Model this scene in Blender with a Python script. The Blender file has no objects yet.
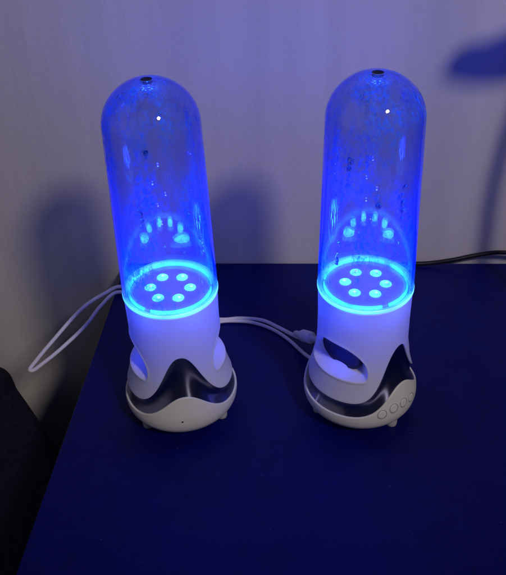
import bpy, bmesh, math, random
import numpy as np
from mathutils import Vector, Matrix
random.seed(7); rng = np.random.default_rng(7)
scene = bpy.context.scene
COL = scene.collection
R = math.radians

# ------------------------------------------------------------------ helpers
def link(o, parent=None):
    COL.objects.link(o)
    if parent is not None: o.parent = parent
    return o
def mesh_obj(name, verts, faces, mat, parent=None, smooth=True):
    me = bpy.data.meshes.new(name)
    me.from_pydata([tuple(map(float, v)) for v in verts], [], [tuple(int(i) for i in f) for f in faces])
    if mat: me.materials.append(mat)
    if smooth: me.polygons.foreach_set('use_smooth', [True] * len(me.polygons))
    me.update()
    return link(bpy.data.objects.new(name, me), parent)
def bm_obj(name, bm, mat, parent=None, smooth=True):
    me = bpy.data.meshes.new(name); bm.to_mesh(me); bm.free()
    if mat: me.materials.append(mat)
    if smooth: me.polygons.foreach_set('use_smooth', [True] * len(me.polygons))
    return link(bpy.data.objects.new(name, me), parent)
def empty(name, loc=(0, 0, 0), rz=0):
    o = bpy.data.objects.new(name, None); o.empty_display_size = .02
    o.location = loc; o.rotation_euler = (0, 0, rz)
    return link(o)
def tag(o, label=None, cat=None, group=None, kind=None):
    if label: o['label'] = label
    if cat: o['category'] = cat
    if group: o['group'] = group
    if kind: o['kind'] = kind
    return o
def copy_tree(o, parent=None):
    c = o.copy(); COL.objects.link(c); c.parent = parent
    for ch in list(o.children): copy_tree(ch, c)
    return c
def lathe(prof, n=160, closed=False):
    """prof: list of (r, z); closed ring profile if closed."""
    V = []; F = []; m = len(prof)
    for j in range(n):
        a = 2 * math.pi * j / n
        for r, z in prof: V.append((r * math.sin(a), -r * math.cos(a), z))
    for j in range(n):
        k = (j + 1) % n
        for i in range(m if closed else m - 1):
            i2 = (i + 1) % m
            F.append((j * m + i, k * m + i, k * m + i2, j * m + i2))
    return V, F
def tube(pts, r, n=12, cap=True):
    """swept tube through a smooth curve"""
    P = [Vector(p) for p in pts]; C = []
    Q = [2 * P[0] - P[1]] + P + [2 * P[-1] - P[-2]]
    for i in range(1, len(Q) - 2):
        for s in range(10):
            t = s / 10
            a, b, c, d = Q[i - 1], Q[i], Q[i + 1], Q[i + 2]
            C.append(.5 * ((2 * b) + (-a + c) * t + (2 * a - 5 * b + 4 * c - d) * t * t + (-a + 3 * b - 3 * c + d) * t ** 3))
    C.append(P[-1])
    V = []; F = []; up = Vector((0, 0, 1))
    for i, p in enumerate(C):
        T = (C[min(i + 1, len(C) - 1)] - C[max(i - 1, 0)]).normalized()
        s = T.cross(up)
        s = s.normalized() if s.length > .05 else Vector((1, 0, 0))
        u = s.cross(T).normalized()
        for k in range(n):
            a = 2 * math.pi * k / n
            V.append(p + (math.cos(a) * s + math.sin(a) * u) * (r(i / (len(C) - 1)) if callable(r) else r))
    for i in range(len(C) - 1):
        for k in range(n):
            k2 = (k + 1) % n
            F.append((i * n + k, i * n + k2, (i + 1) * n + k2, (i + 1) * n + k))
    if cap:
        F.append(tuple(range(n))[::-1]); F.append(tuple((len(C) - 1) * n + k for k in range(n)))
    return V, F
def box_bm(sx, sy, sz, c=(0, 0, 0), bevel=0, seg=3):
    bm = bmesh.new(); bmesh.ops.create_cube(bm, size=1)
    for v in bm.verts: v.co = Vector((v.co.x * sx + c[0], v.co.y * sy + c[1], v.co.z * sz + c[2]))
    if bevel: bmesh.ops.bevel(bm, geom=list(bm.edges), offset=bevel, segments=seg, affect='EDGES', profile=.5)
    return bm

# ---------------------------------------------------------------- materials
def mat(name):
    m = bpy.data.materials.new(name); m.use_nodes = True
    nt = m.node_tree; nt.nodes.clear()
    out = nt.nodes.new('ShaderNodeOutputMaterial')
    return m, nt, out
def N(nt, t, **kw):
    n = nt.nodes.new(t)
    for k, v in kw.items():
        if k.startswith('_'): setattr(n, k[1:], v)
        else: n.inputs[k].default_value = v
    return n
def noise(nt, scale, detail=4, rough=.55, stretch=(1, 1, 1), coord='Object'):
    tc = N(nt, 'ShaderNodeTexCoord'); mp = N(nt, 'ShaderNodeMapping'); mp.inputs['Scale'].default_value = stretch
    nt.links.new(tc.outputs[coord], mp.inputs['Vector'])
    n = N(nt, 'ShaderNodeTexNoise', Scale=scale, Detail=detail, Roughness=rough)
    nt.links.new(mp.outputs[0], n.inputs['Vector'])
    return n
def ramp(nt, src, stops):
    r = N(nt, 'ShaderNodeValToRGB'); e = r.color_ramp.elements
    e[0].position, e[0].color = stops[0][0], (*([stops[0][1]] * 3 if not isinstance(stops[0][1], tuple) else stops[0][1]), 1)
    e[1].position, e[1].color = stops[-1][0], (*([stops[-1][1]] * 3 if not isinstance(stops[-1][1], tuple) else stops[-1][1]), 1)
    for p, c in stops[1:-1]:
        x = e.new(p); x.color = (*([c] * 3 if not isinstance(c, tuple) else c), 1)
    nt.links.new(src, r.inputs[0]); return r
def pbr(name, c1, c2=None, rough=.5, spec=.5, metal=0, nscale=30, bump=0, bscale=400, stretch=(1, 1, 1), sss=0, rvar=0, coat=0):
    m, nt, out = mat(name)
    b = N(nt, 'ShaderNodeBsdfPrincipled', Roughness=rough, Metallic=metal)
    b.inputs['Specular IOR Level'].default_value = spec
    b.inputs['Base Color'].default_value = (*c1, 1)
    if coat: b.inputs['Coat Weight'].default_value = coat
    if c2:
        n = noise(nt, nscale, stretch=stretch)
        r = ramp(nt, n.outputs[0], [(.35, tuple(c1)), (.65, tuple(c2))])
        nt.links.new(r.outputs[0], b.inputs['Base Color'])
    if rvar:
        n = noise(nt, nscale * 1.7, stretch=stretch)
        r = ramp(nt, n.outputs[0], [(.3, max(0, rough - rvar)), (.7, rough + rvar)])
        nt.links.new(r.outputs[0], b.inputs['Roughness'])
    if bump:
        n = noise(nt, bscale, detail=6); bp = N(nt, 'ShaderNodeBump', Strength=bump, Distance=.001)
        nt.links.new(n.outputs[0], bp.inputs['Height']); nt.links.new(bp.outputs[0], b.inputs['Normal'])
    if sss:
        b.inputs['Subsurface Weight'].default_value = sss
        b.inputs['Subsurface Radius'].default_value = (1, 1, 1.2)
        b.inputs['Subsurface Scale'].default_value = .006
    nt.links.new(b.outputs[0], out.inputs['Surface'])
    return m
def glow(name, col, strength, var=.0, nscale=80):
    m, nt, out = mat(name)
    e = N(nt, 'ShaderNodeEmission', Strength=strength); e.inputs['Color'].default_value = (*col, 1)
    if var:
        n = noise(nt, nscale, detail=2)
        r = ramp(nt, n.outputs[0], [(.3, strength * (1 - var)), (.7, strength * (1 + var))])
        nt.links.new(r.outputs[0], e.inputs['Strength'])
    d = N(nt, 'ShaderNodeBsdfPrincipled', Roughness=.25); d.inputs['Base Color'].default_value = (.55, .55, .6, 1)
    a = N(nt, 'ShaderNodeAddShader')
    nt.links.new(e.outputs[0], a.inputs[0]); nt.links.new(d.outputs[0], a.inputs[1])
    nt.links.new(a.outputs[0], out.inputs['Surface'])
    return m

M = {}
M['wall'] = pbr('wall_paint', (.57, .545, .52), (.67, .64, .61), rough=.75, spec=.25, nscale=9, stretch=(2.2, 2.2, .16), bump=.35, bscale=260)
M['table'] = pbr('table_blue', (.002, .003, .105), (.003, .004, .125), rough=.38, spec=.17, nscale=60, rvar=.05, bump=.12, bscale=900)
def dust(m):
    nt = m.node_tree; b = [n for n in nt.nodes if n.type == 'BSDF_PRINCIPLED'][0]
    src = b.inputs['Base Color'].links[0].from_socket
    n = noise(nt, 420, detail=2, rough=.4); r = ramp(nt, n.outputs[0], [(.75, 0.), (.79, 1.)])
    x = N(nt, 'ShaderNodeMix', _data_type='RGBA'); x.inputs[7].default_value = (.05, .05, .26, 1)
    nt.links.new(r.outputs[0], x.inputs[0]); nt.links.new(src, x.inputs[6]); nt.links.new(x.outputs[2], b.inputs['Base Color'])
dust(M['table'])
M['white'] = pbr('white_plastic', (.74, .73, .73), rough=.38, spec=.45, bump=.03, bscale=700)
def let_through(m, fac):        # thin housing: some of the light inside comes through
    nt = m.node_tree; out = [n for n in nt.nodes if n.type == 'OUTPUT_MATERIAL'][0]
    src = out.inputs['Surface'].links[0].from_socket
    t = N(nt, 'ShaderNodeBsdfTranslucent'); t.inputs['Color'].default_value = (.8, .8, .85, 1)
    x = N(nt, 'ShaderNodeMixShader'); x.inputs[0].default_value = fac
    nt.links.new(src, x.inputs[1]); nt.links.new(t.outputs[0], x.inputs[2]); nt.links.new(x.outputs[0], out.inputs['Surface'])
let_through(M['white'], .12)
M['shell'] = pbr('base_plastic', (.76, .75, .74), rough=.35, spec=.45, bump=.03, bscale=700)
M['chrome'] = pbr('dark_chrome', (.27, .28, .44), rough=.21, metal=1)
def brushed(m, amount, rot):     # fine vertical polish marks: highlights run up the band
    nt = m.node_tree; b = [n for n in nt.nodes if n.type == 'BSDF_PRINCIPLED'][0]
    t = N(nt, 'ShaderNodeTangent', _direction_type='RADIAL', _axis='Z')
    b.inputs['Anisotropic'].default_value = amount; b.inputs['Anisotropic Rotation'].default_value = rot
    nt.links.new(t.outputs[0], b.inputs['Tangent'])
brushed(M['chrome'], 1.0, .25)
M['rubber'] = pbr('foot_rubber', (.55, .55, .56), (.48, .48, .5), rough=.7)
M['cable'] = pbr('cable_white', (.78, .76, .76), (.72, .70, .70), rough=.45, nscale=120)
M['cord'] = pbr('cord_black', (.008, .008, .012), rough=.4)
M['driver'] = pbr('speaker_cone', (.010, .011, .04), (.016, .018, .055), rough=.6, nscale=200)
M['sofa'] = pbr('dark_fabric', (.006, .006, .020), (.013, .013, .034), rough=.9, spec=.2, nscale=220, bump=.6, bscale=1200)
M['floor'] = pbr('floor_boards', (.03, .026, .024), (.05, .042, .038), rough=.6, nscale=8)
M['lamp'] = pbr('lamp_black', (.012, .012, .014), rough=.4)
M['shade_ring'] = pbr('key_shade', (.22, .22, .22), rough=.5)
M['hole'] = pbr('dark_hole', (.006, .011, .075), rough=.6)
M['ring'] = glow('ring_glow', (.010, .25, 1.0), 6.5, .5, 70)
M['flange'] = glow('flange_glow', (.035, .30, 1.0), 2.2, .55, 30)
M['disc'] = glow('disc_glow', (.075, .045, .80), .85, .3, 60)
M['led'] = glow('led_glow', (.05, .42, 1.0), 4.6, .55, 75)
M['led_core'] = glow('led_core_glow', (.55, .8, 1.0), 1.6)

def acrylic(name, haze_lo, haze_hi, density, absorb=130, tint=(.93, .94, .96)):
    """clear plastic shell: straight transmission, Fresnel gloss, a wet film of droplets, faint milky volume"""
    m, nt, out = mat(name)
    L = nt.links.new
    geo = N(nt, 'ShaderNodeNewGeometry')
    ex = N(nt, 'ShaderNodeMath', _operation='MULTIPLY_ADD'); L(geo.outputs['Backfacing'], ex.inputs[0]); ex.inputs[1].default_value = -2; ex.inputs[2].default_value = 1
    pw = N(nt, 'ShaderNodeMath', _operation='POWER'); pw.inputs[0].default_value = 1.56; L(ex.outputs[0], pw.inputs[1])
    fr = N(nt, 'ShaderNodeFresnel'); L(pw.outputs[0], fr.inputs['IOR'])
    tr = N(nt, 'ShaderNodeBsdfTransparent'); tr.inputs[0].default_value = (*tint, 1)
    gl = N(nt, 'ShaderNodeBsdfGlossy', Roughness=.012); gl.inputs['Color'].default_value = (1, 1, 1, 1)
    mx = N(nt, 'ShaderNodeMixShader'); L(fr.outputs[0], mx.inputs[0]); L(tr.outputs[0], mx.inputs[1]); L(gl.outputs[0], mx.inputs[2])
    # wavy water film
    nb = noise(nt, 70, detail=3, stretch=(1, 1, .35)); bp = N(nt, 'ShaderNodeBump', Strength=.035, Distance=.002)
    L(nb.outputs[0], bp.inputs['Height']); L(bp.outputs[0], gl.inputs['Normal'])
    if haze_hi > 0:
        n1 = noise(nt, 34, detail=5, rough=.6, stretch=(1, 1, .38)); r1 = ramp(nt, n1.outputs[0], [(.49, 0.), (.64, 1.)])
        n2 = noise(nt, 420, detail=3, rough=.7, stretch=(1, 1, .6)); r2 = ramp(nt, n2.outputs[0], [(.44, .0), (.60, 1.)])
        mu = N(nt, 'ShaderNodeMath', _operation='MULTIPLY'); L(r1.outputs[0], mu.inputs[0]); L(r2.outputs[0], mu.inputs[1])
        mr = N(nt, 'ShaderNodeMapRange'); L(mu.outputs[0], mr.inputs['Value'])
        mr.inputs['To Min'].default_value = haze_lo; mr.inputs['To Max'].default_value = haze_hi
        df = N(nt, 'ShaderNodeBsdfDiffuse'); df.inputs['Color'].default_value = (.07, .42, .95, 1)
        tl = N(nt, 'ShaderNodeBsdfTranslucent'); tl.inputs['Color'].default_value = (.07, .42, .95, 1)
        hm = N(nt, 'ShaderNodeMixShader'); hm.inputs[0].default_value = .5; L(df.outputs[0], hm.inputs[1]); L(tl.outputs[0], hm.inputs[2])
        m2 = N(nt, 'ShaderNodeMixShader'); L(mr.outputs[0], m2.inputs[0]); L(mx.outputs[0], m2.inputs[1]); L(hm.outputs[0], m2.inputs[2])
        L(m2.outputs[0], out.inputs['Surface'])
    else:
        L(mx.outputs[0], out.inputs['Surface'])
    if density:
        vs = N(nt, 'ShaderNodeVolumeScatter', Density=density, Anisotropy=.1); vs.inputs['Color'].default_value = (.02, .22, 1, 1)
        ab = N(nt, 'ShaderNodeVolumeAbsorption', Density=absorb); ab.inputs['Color'].default_value = (.0, .22, .92, 1)
        ad = N(nt, 'ShaderNodeAddShader'); L(vs.outputs[0], ad.inputs[0]); L(ab.outputs[0], ad.inputs[1])
        L(ad.outputs[0], out.inputs['Volume'])
    return m
M['tube'] = acrylic('clear_acrylic', .002, .82, 50.0)
def water(name):
    m, nt, out = mat(name); L = nt.links.new
    geo = N(nt, 'ShaderNodeNewGeometry')
    ex = N(nt, 'ShaderNodeMath', _operation='MULTIPLY_ADD'); L(geo.outputs['Backfacing'], ex.inputs[0]); ex.inputs[1].default_value = -2; ex.inputs[2].default_value = 1
    pw = N(nt, 'ShaderNodeMath', _operation='POWER'); pw.inputs[0].default_value = 1.65; L(ex.outputs[0], pw.inputs[1])
    fr = N(nt, 'ShaderNodeFresnel'); L(pw.outputs[0], fr.inputs['IOR'])
    tr = N(nt, 'ShaderNodeBsdfTransparent'); tr.inputs[0].default_value = (.96, .98, 1, 1)
    gl = N(nt, 'ShaderNodeBsdfGlossy', Roughness=.05)
    mx = N(nt, 'ShaderNodeMixShader'); L(fr.outputs[0], mx.inputs[0]); L(tr.outputs[0], mx.inputs[1]); L(gl.outputs[0], mx.inputs[2])
    L(mx.outputs[0], out.inputs['Surface']); return m
M['water'] = water('water_drops')
def water_glass(name):
    m, nt, out = mat(name)
    g = N(nt, 'ShaderNodeBsdfGlass', Roughness=.0, IOR=1.17); g.inputs['Color'].default_value = (.96, .98, 1, 1)
    nt.links.new(g.outputs[0], out.inputs['Surface']); return m
M['water_big'] = water_glass('water_beads')

# ------------------------------------------------------- the water speaker
ZR = .1142          # height of the light ring
ZT = .2630          # top of the dome
PZ = [.0055, .0070, .0100, .0140, .0190, .0250, .034, .0420, .0500, .0570, .066, .080, .1110]
PR = [.0275, .0320, .0370, .0402, .0416, .0414, .0393, .0370, .0350, .0336, .0325, .0321, .0322]
# smooth profile (monotone cubic through the points)
zz = np.array(PZ); rr = np.array(PR)
def prof_r(z):
    d = np.gradient(rr, zz); z = np.clip(z, zz[0], zz[-1])
    i = np.clip(np.searchsorted(zz, z) - 1, 0, len(zz) - 2); h = zz[i + 1] - zz[i]; t = (z - zz[i]) / h
    return ((1 + 2 * t) * (1 - t) ** 2 * rr[i] + t * (1 - t) ** 2 * h * d[i] + t * t * (3 - 2 * t) * rr[i + 1] + t * t * (t - 1) * h * d[i + 1])
def wrap(a):        # signed angle from the nearest wave peak (peaks at front and back), degrees
    return (np.degrees(a) + 90) % 180 - 90
def z_up(a): return .0350 + .0405 * np.exp(-np.abs(wrap(a) / 30.) ** 2.3)
def z_low(a): return .0240 + .0190 * np.exp(-np.abs(wrap(a) / 31.) ** 2.2)
def sstep(x): x = np.clip(x, 0, 1); return x * x * (3 - 2 * x)
def recess(a, z):   # 0..1 : inside the side openings
    d = np.abs(((np.degrees(a) - 90 + 90) % 180 - 90)) / 45.
    top = .0788 - .0150 * d ** 2.6; bot = .0530
    k = 1 / .0022
    inside = -np.log(np.exp(-k * (top - z) * .9) + np.exp(-k * (z - bot)) + np.exp(-k * (1 - d) * .028)) / k
    return sstep(inside / .0009 * .5 + .5), inside
def surf_rows(rows, NA=560, inset=0.):
    """rows: function a -> z array per row ; returns verts, faces"""
    a = np.linspace(0, 2 * np.pi, NA, endpoint=False)
    V = []
    for f, dr in rows:
        z = f(a); r = prof_r(z) - inset + dr
        V.append(np.stack([r * np.sin(a), -r * np.cos(a), z], -1))
    return V
def skin(V):
    nr = len(V); NA = len(V[0]); P = np.concatenate(V); F = []
    for i in range(nr - 1):
        for j in range(NA):
            k = (j + 1) % NA
            F.append((i * NA + j, i * NA + k, (i + 1) * NA + k, (i + 1) * NA + j))
    return P, F

def make_speaker():
    root = empty('water_speaker')
    # ---- body: white housing with a scooped opening on either side
    NA = 620; NR = 190
    a = np.linspace(0, 2 * np.pi, NA, endpoint=False)
    V = []
    zu = z_up(a)
    for k, (dz, dr) in enumerate([(.0006, -.0022), (.0001, -.0012), (.0000, -.0004), (.0003, -.00005)]):
        r = prof_r(zu + dz) + dr; V.append(np.stack([r * np.sin(a), -r * np.cos(a), zu + dz], -1))
    for i in range(NR + 1):
        t = i / NR; z = zu + .0006 + (.1100 - zu - .0006) * t
        m, ins = recess(a, z)
        r = prof_r(z)
        deep = np.clip(ins / .004, 0, 1)
        r = r + .0004 * np.exp(-((ins + .0012) / .0012) ** 2)       # faint raised lip
        r = r - m * (.0045 + .0105 * sstep(deep))
        V.append(np.stack([r * np.sin(a), -r * np.cos(a), z], -1))
    for r_, z_ in ((.0318, .1106), (.0305, .1108), (.0270, .1108), (.001, .1108)):
        V.append(np.stack([r_ * np.sin(a), -r_ * np.cos(a), 0 * a + z_], -1))
    P, F = skin(V)
    body = mesh_obj('body', P, F, M['white'], root)
    # a dark driver set in each opening
    for s in (-1, 1):
        bm = bmesh.new()
        prof = [(.0002, -.003), (.004, -.0032), (.0045, -.0018), (.0085, .0004), (.0092, .0012), (.0100, .0004), (.0100, -.002)]
        Vd, Fd = lathe(prof, 48)
        d = mesh_obj('speaker_driver', Vd, Fd, M['driver'], root)
        d.matrix_local = Matrix.Translation((s * .0222, 0, .0655)) @ Matrix.Rotation(s * R(90), 4, 'Y') @ Matrix.Diagonal((1.25, 1.75, 1, 1))
    # ---- glossy wave band
    V = []
    for i in range(26):
        t = i / 25; z = z_low(a) - .0008 + (z_up(a) - z_low(a) + .0016) * t
        bulge = -.0021 * math.sin(math.pi * t)
        r = prof_r(z) - .0009 + bulge; V.append(np.stack([r * np.sin(a), -r * np.cos(a), z], -1))
    P, F = skin(V); mesh_obj('wave_band', P, F, M['chrome'], root)
    # ---- lower bowl
    V = []
    zl = z_low(a)
    for z_, r_ in ((.0052, .001), (.0052, .0245)): V.append(np.stack([r_ * np.sin(a), -r_ * np.cos(a), 0 * a + z_], -1))
    for i in range(40):
        t = i / 39; z = .0055 + (zl - .0006 - .0055) * t ** 1.2
        r = prof_r(z); V.append(np.stack([r * np.sin(a), -r * np.cos(a), z], -1))
    for dz, dr in ((-.0003, -.00005), (0, -.0004), (-.0001, -.0012), (-.0006, -.0022)):
        r = prof_r(zl + dz) + dr; V.append(np.stack([r * np.sin(a), -r * np.cos(a), zl + dz], -1))
    P, F = skin(V); base = mesh_obj('base_shell', P, F, M['shell'], root)
    def on_base(o, ang, z):
        r0 = float(prof_r(np.array(z))); sl = float(prof_r(np.array(z + .001)) - prof_r(np.array(z - .001))) / .002
        t = math.atan(sl)
        o.matrix_local = Matrix.Rotation(ang, 4, 'Z') @ Matrix.Translation((0, -r0, z)) @ Matrix.Rotation(R(90) + t, 4, 'X')
    for k in range(4):
        prof = [(.0034, -.0016), (.0034, -.0004), (.0031, .0002), (.0026, .0004), (.0012, .00025), (.0001, .0002)]
        Vb, Fb = lathe(prof, 40); b = mesh_obj('button', Vb, Fb, M['shell'], base)
        on_base(b, R(-29 + 13.4 * k), .0280 if k in (1, 2) else .0262)
        # grey ring standing in for the shade around the key
        Vb, Fb = lathe([(.0034, -.0008), (.0034, .00008), (.0037, .00008), (.0037, -.0008)], 40)
        g = mesh_obj('button_shade', Vb, Fb, M['shade_ring'], b)
    Vb, Fb = lathe([(.0001, .00012), (.0007, .00012), (.0008, -.0003)], 20); h = mesh_obj('indicator_hole', Vb, Fb, M['hole'], base)
    on_base(h, R(175), .0245)
    for k in range(3):
        prof = [(.0001, 0), (.0034, 0), (.0040, .0006), (.0042, .003), (.0042, .0085)]
        Vb, Fb = lathe(prof, 28); f = mesh_obj('foot', Vb, Fb, M['rubber'], root)
        an = R(-62 + 120 * k + 180); f.location = (.0318 * math.sin(an), -.0318 * math.cos(an), 0)
    # ---- light ring, diffuser disc with six LED windows
    ringroot = None
    Vb, Fb = lathe([(.0001, .1128), (.010, .1129), (.020, .1128), (.0262, .1127), (.0266, .1123), (.0266, .1112)], 120)
    disc = mesh_obj('diffuser_disc', Vb, Fb, M['disc'], root)
    for k in range(6):
        an = R(60 * k); c = (.0137 * math.sin(an), -.0137 * math.cos(an), .1130)
        Vb, Fb = lathe([(.0039, -.0006), (.0039, .0003), (.0036, .0006), (.0026, .00075), (.0001, .00082)], 40)
        l = mesh_obj('led_window', Vb, Fb, M['led'], disc); l.location = c
        Vb, Fb = lathe([(.00001, .0008), (.0009, .0006), (.0010, -.0001)], 16)
        q = mesh_obj('led_chip', Vb, Fb, M['led_core'], l); q.location = (random.uniform(-.001, .001), random.uniform(-.001, .001), .0005)
    def arc(r0, r1, z0, z1, a0, a1, n=60):
        V = []; F = []
        for j in range(n + 1):
            an = a0 + (a1 - a0) * j / n
            for r_, z_ in ((r0, z0), (r0, z1), (r1, z1), (r1, z0)): V.append((r_ * math.sin(an), -r_ * math.cos(an), z_))
        for j in range(n):
            for i in range(4):
                i2 = (i + 1) % 4; F.append((j * 4 + i, j * 4 + i2, j * 4 + 4 + i2, j * 4 + 4 + i))
        F.append((3, 2, 1, 0)); F.append(tuple(n * 4 + i for i in range(4)))
        return V, F
    ring = link(bpy.data.objects.new('light_ring', None), root); 
    for k in range(3):
        c = R(120 * k); Vb, Fb = arc(.0277, .0288, .1122, .1142, c + R(5), c + R(115))
        mesh_obj('ring_segment', Vb, Fb, M['ring'], ring, smooth=False)
    Vb, Fb = lathe([(.0298, .1110), (.0323, .1110), (.0327, .1113), (.0329, .1119), (.0329, .1134), (.0327, .1139), (.0324, .1140), (.0324, .1128), (.0298, .1128)], 160, closed=True)
    mesh_obj('flange', Vb, Fb, M['flange'], root)
    # ---- clear tube with domed top: a real shell 1.8 mm thick, slightly drafted
    rb, rt = .0327, .0300; zc = ZT - .0288
    outer = [(rb + (rt - rb) * q, ZR + (zc - ZR) * q) for q in (0, .002, .006, .02, .05, .1, .2, .3, .4, .5, .6, .7, .8, .9, .96, 1)]
    for i in range(1, 25):
        t = R(90) * i / 24; outer.append((max(rt * math.cos(t), .0036), zc + (ZT - zc) * math.sin(t)))
        if rt * math.cos(t) <= .0036: break
    th = .0019
    inner = []
    for i in range(len(outer)):
        r_, z_ = outer[i]
        if z_ <= zc: inner.append((r_ - th, z_))
        else:
            t = math.asin(min(1, (z_ - zc) / (ZT - zc))); inner.append((max((rt - th) * math.cos(t), .0036), zc + (ZT - th - zc) * math.sin(t)))
    Vb, Fb = lathe(outer + inner[::-1], 200, closed=True)
    tb = mesh_obj('clear_tube', Vb, Fb, M['tube'], root)
    Vb, Fb = lathe([(.0001, ZT - .0011), (.0030, ZT - .0010), (.0033, ZT - .0004), (.00355, ZT - .0004), (.00355, ZT - .0022), (.0001, ZT - .0022)], 40)
    mesh_obj('filler_plug', Vb, Fb, M['hole'], tb)
    return root, tb, disc, ring

def drops(tb, name, seed, blobs):
    """water clinging to the inner wall: many small beads and a few long runs"""
    g = np.random.default_rng(seed); bm = bmesh.new()
    def bead(an, z, w, h, dep):
        rad = .0301 - (z - ZR) / (.2342 - ZR) * .0021 - .0001
        m = Matrix.Rotation(an, 4, 'Z') @ Matrix.Translation((0, -rad, z)) @ Matrix.Diagonal((w, dep, h, 1))
        bmesh.ops.create_icosphere(bm, subdivisions=2, radius=1, matrix=m)
    for _ in range(430):
        z = ZR + .004 + .117 * g.random(); s = .00020 + .0008 * g.random() ** 5
        bead(g.random() * 6.283, z, s, s * (1 + 1.8 * g.random()), s * .45)
    o = bm_obj(name, bm, M['water'], tb); o['kind'] = 'stuff'
    bm = bmesh.new()
    for an, z, L in blobs:          # a long flat drop with smaller beads gathered in it
        for i in range(13):
            s = .0006 + .0011 * g.random()
            bead(an + g.normal() * .022, z + L * (g.random() - .5) * .8, s, s * 1.3, s * .7)
    # beads under the dome
    zc = ZT - .0288
    for _ in range(120):
        an = g.random() * 6.283; el = R(18 + 50 * g.random()); s = .0003 + .0011 * g.random() ** 3
        rad = .0280
        m = Matrix.Rotation(an, 4, 'Z') @ Matrix.Translation((0, -rad * math.cos(el), zc + .0268 * math.sin(el))) @ Matrix.Rotation(-el, 4, 'X') @ Matrix.Diagonal((s, s * .45, s * (1 + .6 * g.random()), 1))
        bmesh.ops.create_icosphere(bm, subdivisions=2, radius=1, matrix=m)
    o = bm_obj('large_' + name, bm, M['water_big'], tb); o['kind'] = 'stuff'
    return o

ROT_L, ROT_R = R(9 + 180), R(44)
LX, LY, RX, RY = -.0568, .4551, .0768, .4511
sp, tb, disc, ring = make_speaker()
sp2 = copy_tree(sp)
def child(o, stem):
    for c in o.children_recursive:
        if c.name.split('.')[0] == stem: return c
sp.location = (LX, LY, 0); sp.rotation_euler.z = ROT_L
sp2.location = (RX, RY, 0); sp2.rotation_euler.z = ROT_R
# the lit insides are turned independently of the housing
child(sp, 'diffuser_disc').rotation_euler.z = R(180 - 25.6 - 8) - ROT_L
child(sp2, 'diffuser_disc').rotation_euler.z = R(180 + 12 + 9) - ROT_R
child(sp, 'light_ring').rotation_euler.z = R(180 + 39 - 8) - ROT_L
child(sp2, 'light_ring').rotation_euler.z = R(180 + 71 + 9) - ROT_R
tag(sp, 'blue-lit clear domed water speaker, left one, only a tiny dot on its base front', 'speaker', 'blue-lit water speakers on the table')
tag(sp2, 'blue-lit clear domed water speaker, right one, round buttons on its base', 'speaker', 'blue-lit water speakers on the table')
child(sp, 'clear_tube').rotation_euler.z = -ROT_L; child(sp2, 'clear_tube').rotation_euler.z = R(140) - ROT_R
drops(child(sp, 'clear_tube'), 'water_droplets', 3, [(R(-20), .186, .019), (R(150), .150, .014), (R(58), .156, .019), (R(-160), .200, .008)])
drops(child(sp2, 'clear_tube'), 'water_droplets', 5, [(R(-140 + 34), .190, .030), (R(-140 - 50), .152, .022), (R(20), .16, .012), (R(60), .19, .010)])

# ------------------------------------------------------------------ setting
EDGE = R(-4.23)
ex = Vector((math.cos(EDGE), math.sin(EDGE), 0)); ey = Vector((-math.sin(EDGE), math.cos(EDGE), 0))
corner = Vector((-.1215, .6534, 0))
# table: slab and four legs, its own frame at the back-left corner
tbl = empty('side_table', corner, EDGE)
tag(tbl, 'plain dark blue tabletop carrying the two lit speakers', 'table')
bm = bmesh.new()
TW, TD, TH = .62, .52, .028
sk = math.tan(R(1.6))
bm = box_bm(TW, TD, TH, (TW / 2, -TD / 2, -TH / 2), .0015, 3)
for v in bm.verts:
    if v.co.x < TW / 2: v.co.x += v.co.y * sk
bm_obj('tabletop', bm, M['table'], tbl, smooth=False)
for (x, y) in ((.03, -.03), (TW - .03, -.03), (.03, -TD + .03), (TW - .03, -TD + .03)):
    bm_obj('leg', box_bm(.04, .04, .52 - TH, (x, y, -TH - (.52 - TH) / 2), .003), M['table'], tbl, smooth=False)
# wall behind
wp = corner + ey * .006
bm = bmesh.new(); wl = empty('wall', (wp.x, wp.y, -.52), EDGE)
wl_m = bm_obj('wall', box_bm(4.4, .12, 2.6, (0, .06, 1.3)), M['wall'], None, smooth=False)
wl_m.location = wl.location; wl_m.rotation_euler = wl.rotation_euler
bpy.data.objects.remove(wl); wl_m.name = 'wall'
tag(wl_m, 'plain white painted wall behind the table, washed with blue light', 'wall')
fl = bm_obj('floor', box_bm(4.4, 3.4, .05, (0, -.9, -.545)), M['floor'], None, smooth=False); tag(fl, kind='structure')

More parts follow.
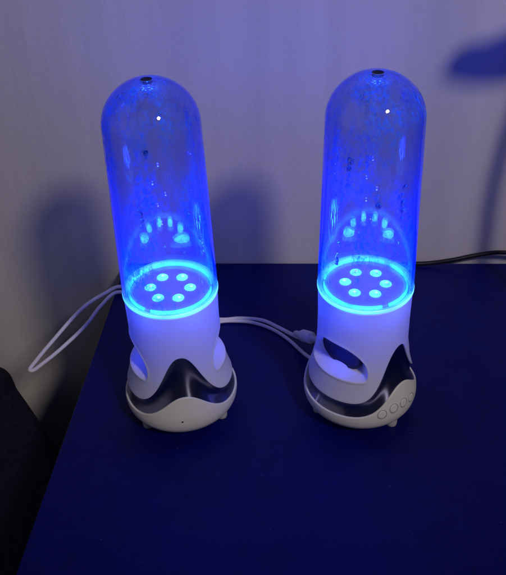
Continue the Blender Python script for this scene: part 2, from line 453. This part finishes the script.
# dark soft seat at lower left, lower than the table top
st = empty('upholstered_seat', (-.45, .36, -.52))
tag(st, 'dark soft-edged seat, low at the lower left beside the tabletop', 'seat')
edge = [(-.330, .745), (-.269, .654), (-.244, .619), (-.221, .585), (-.203, .557), (-.189, .533), (-.176, .50), (-.166, .45), (-.163, .36), (-.165, .20), (-.19, .10), (-.30, .08), (-.62, .08), (-.74, .14), (-.76, .40), (-.72, .60), (-.60, .72), (-.45, .775)]
edge = [(x, min(y, .655)) for x, y in edge]
def slab(name, z0, z1, rad, inset, matl):
    """rounded cushion from the outline"""
    P = [Vector((x, y, 0)) for x, y in edge]; n = len(P); C = []
    for i in range(n):
        a_, b_, c_, d_ = P[i - 1], P[i], P[(i + 1) % n], P[(i + 2) % n]
        for s in range(8):
            t = s / 8; C.append(.5 * ((2 * b_) + (-a_ + c_) * t + (2 * a_ - 5 * b_ + 4 * c_ - d_) * t * t + (-a_ + 3 * b_ - 3 * c_ + d_) * t ** 3))
    m = len(C); cen = sum(C, Vector()) / m; V = []; F = []
    rows = [(z0, inset)] + [(z1 - rad + rad * math.sin(R(90) * k / 6), inset + rad * (1 - math.cos(R(90) * k / 6))) for k in range(7)]
    for z, ins in rows:
        for p in C:
            d = (cen - p).normalized(); q = p + d * ins; V.append((q.x + .45, q.y - .36, z + .52))
    for i in range(len(rows) - 1):
        for j in range(m):
            k = (j + 1) % m; F.append((i * m + j, i * m + k, (i + 1) * m + k, (i + 1) * m + j))
    F.append(tuple((len(rows) - 1) * m + j for j in range(m)))
    return mesh_obj(name, V, F, matl, st)
slab('cushion', -.26, -.118, .014, 0., M['sofa'])
slab('seat_base', -.52, -.262, .004, .012, M['sofa'])

# white cables
CR = .00165
wc = empty('white_cable', (-.06, .50, .004)); tag(wc, 'thin white cable looping out over the left table edge and plugged into the right speaker', 'cable')
def rel(pts, o): return [tuple(Vector(p) - o.location) for p in pts]
loop = [(.0455, .505, .022), (.0400, .514, .0125), (.0330, .527, .0055), (.0200, .543, .0022), (.0066, .5535, .0022), (-.0123, .5575, .0022), (-.0296, .5572, .0022), (-.060, .566, .0022),
        (-.095, .597, .003), (-.1206, .6090, .004), (-.134, .597, .006), (-.152, .575, .006), (-.172, .5385, .001), (-.1838, .5175, -.0035), (-.1872, .5108, -.0055), (-.1845, .5105, -.0065), (-.179, .5165, -.006),
        (-.166, .532, -.004), (-.147, .557, .001), (-.136, .583, .003), (-.123, .602, .003), (-.098, .590, .0022), (-.075, .560, .004), (-.066, .515, .012), (-.0635, .492, .018)]
V, F = tube(rel(loop, wc), CR); mesh_obj('cord', V, F, M['cable'], wc)
# plugs
def plug(p, d, parent):
    d = Vector(d).normalized()
    prof = [(.0001, -.0175), (.0022, -.0175), (.0026, -.016), (.0027, -.0105), (.0044, -.0085), (.0050, -.007), (.0050, .0035), (.0045, .0045), (.0022, .0047), (.0022, .012), (.0001, .012)]
    V, F = lathe(prof, 32); o = mesh_obj('plug', V, F, M['cable'], parent)
    o.matrix_local = Matrix.Translation(Vector(p) - parent.location) @ Vector((0, 0, 1)).rotation_difference(d).to_matrix().to_4x4()
    return o
plug((.0430, .509, .0185), (.55, -.75, .36), wc)
wd = empty('white_cable', (-.04, .50, .004)); tag(wd, 'short white cable lying on the table between the two speakers, lower strand of the pair', 'cable')
loop2 = [(-.052, .497, .016), (-.046, .520, .008), (-.036, .545, .0022), (-.0296, .5535, .0022), (-.0123, .5535, .0022), (.0010, .5500, .0019), (.0150, .5410, .0019), (.0280, .5265, .0019), (.0400, .5060, .003), (.050, .488, .009), (.058, .480, .014)]
V, F = tube(rel(loop2, wd), .0015); mesh_obj('cord', V, F, M['cable'], wd)

# black gooseneck lamp standing right of the frame: only its shadow on the wall is seen
lp = empty('desk_lamp', (.254, .528, 0)); tag(lp, 'small black unlit gooseneck desk lamp, out of frame at right, its shadow on the wall', 'lamp')
V, F = lathe([(.0001, 0), (.022, 0), (.024, .002), (.023, .006), (.010, .009), (.006, .014), (.0001, .014)], 64); mesh_obj('base', V, F, M['lamp'], lp)
V, F = tube([(0, 0, .010), (-.001, .001, .06), (-.003, .001, .12), (-.004, .001, .17), (.000, .001, .22), (.006, .001, .26), (.006, .002, .285), (-.004, .003, .300), (-.02, .003, .298)], .0052); mesh_obj('gooseneck', V, F, M['lamp'], lp)
V, F = lathe([(.0001, .018), (.012, .018), (.022, .014), (.028, .004), (.030, -.010), (.0292, -.010), (.026, .003), (.0001, .012)], 48)
h = mesh_obj('lamp_head', V, F, M['lamp'], lp); h.location = (-.024, .003, .283); h.rotation_euler = (0, R(6), 0); h.scale = (1, .38, .75)
# black cord along the back of the table
bc = empty('black_cord', (.2, .60, .003))
tag(bc, 'black cord along the back edge of the table at right', 'cord')
cpts = [(.085, .607, .0022), (.112, .622, .0022), (.140, .6285, .0022), (.165, .6270, .0035), (.1865, .6250, .0075), (.2080, .6240, .0125), (.2300, .6200, .0170), (.262, .610, .017), (.282, .585, .0085), (.282, .556, .003), (.270, .535, .004)]
V, F = tube(rel(cpts, bc), .0020); tag(mesh_obj('cord', V, F, M['cord'], bc))

# ------------------------------------------------------------------- lights
LED_W = .085; TUBE_FILL_W = .165; BOARD_W = .024
def lamp(name, typ, loc, col, power, **kw):
    l = bpy.data.lights.new(name, typ); l.color = col; l.energy = power
    for k, v in kw.items(): setattr(l, k, v)
    o = bpy.data.objects.new(name, l); o.location = loc; COL.objects.link(o); return o
Dl = Vector((.35, -.665, .66)).normalized()
def aim(o, target):
    o.rotation_euler = (Vector(target) - o.location).to_track_quat('-Z', 'Y').to_euler()
o = lamp('room_lamp', 'SPOT', Vector((.01, .455, .2)) + Dl * 1.9, (1, .90, .84), 47.0, spot_size=R(31), spot_blend=.9, shadow_soft_size=.11)
aim(o, (0, .66, .15))
o = lamp('left_fill', 'AREA', (-2.9, -.6, 1.4), (1, .91, .88), 4.5, shape='DISK', size=4.2)  # added soft fill light from the left, not a real lamp
aim(o, (-.15, .66, -.05))
BLUE = (.004, .055, 1.0)
for x, y, sp_ in ((LX, LY, sp), (RX, RY, sp2)):
    off = child(sp_, 'diffuser_disc').rotation_euler.z + sp_.rotation_euler.z
    for k in range(6):      # one small lamp over each LED window, shining up the tube
        an = R(60 * k) + off
        o = lamp('led_light', 'SPOT', (x + .0137 * math.sin(an), y - .0137 * math.cos(an), .1178), BLUE, LED_W, spot_size=R(176), spot_blend=.6, shadow_soft_size=.0031)
        o.rotation_euler = (math.pi, 0, 0)
    for k in range(5):      # added blue fill lights up the middle of the tube
        lamp('tube_fill', 'POINT', (x + .004 * math.sin(2.4 * k), y + .004 * math.cos(2.4 * k), .128 + .011 * k), (.002, .004, 1.0), TUBE_FILL_W / 5, shadow_soft_size=.0005)
    for k in range(6):      # LED board inside the housing, under the diffuser
        an = R(60 * k + 30)
        lamp('board_light', 'POINT', (x + .0245 * math.sin(an), y - .0245 * math.cos(an), .1080), (.01, .05, 1), BOARD_W, shadow_soft_size=.003)
for x, y, rot in ((LX, LY, ROT_L), (RX, RY, ROT_R)):
    for q in (-1, 1):           # LED light leaking into the side openings
        lamp('leak_light', 'POINT', (x + q * .0265 * math.cos(rot), y + q * .0265 * math.sin(rot), .0715), (.01, .04, 1), .009, shadow_soft_size=.002)
w = bpy.data.worlds.new('World'); scene.world = w; w.use_nodes = True
bg = w.node_tree.nodes['Background']; bg.inputs[0].default_value = (.45, .45, .85, 1); bg.inputs[1].default_value = .035

# ------------------------------------------------------------------- camera
f, p, rho, Hc = 820.5, .6343, -.0411, .4449
Fv = Vector((0, math.cos(p), -math.sin(p))); R0 = Vector((1, 0, 0)); U0 = R0.cross(Fv)
Rv = math.cos(rho) * R0 + math.sin(rho) * U0; Uv = -math.sin(rho) * R0 + math.cos(rho) * U0
cd = bpy.data.cameras.new('camera'); cam = bpy.data.objects.new('camera', cd); COL.objects.link(cam)
m3 = Matrix((Rv, Uv, -Fv)).transposed(); cam.matrix_world = Matrix.Translation((0, 0, Hc)) @ m3.to_4x4()
cd.sensor_fit = 'HORIZONTAL'; cd.sensor_width = 36; cd.lens = 36 * f / 506; cd.clip_start = .01; cd.clip_end = 50
scene.camera = cam

scene.render.engine = 'CYCLES'
scene.cycles.use_denoising = True
scene.cycles.max_bounces = 14; scene.cycles.transparent_max_bounces = 32; scene.cycles.volume_bounces = 1
scene.cycles.sample_clamp_indirect = 6
vs = scene.view_settings
scene.display_settings.display_device = 'sRGB'
vs.view_transform = 'Standard'; vs.look = 'None'; vs.exposure = .2; vs.gamma = 1; vs.use_curve_mapping = False
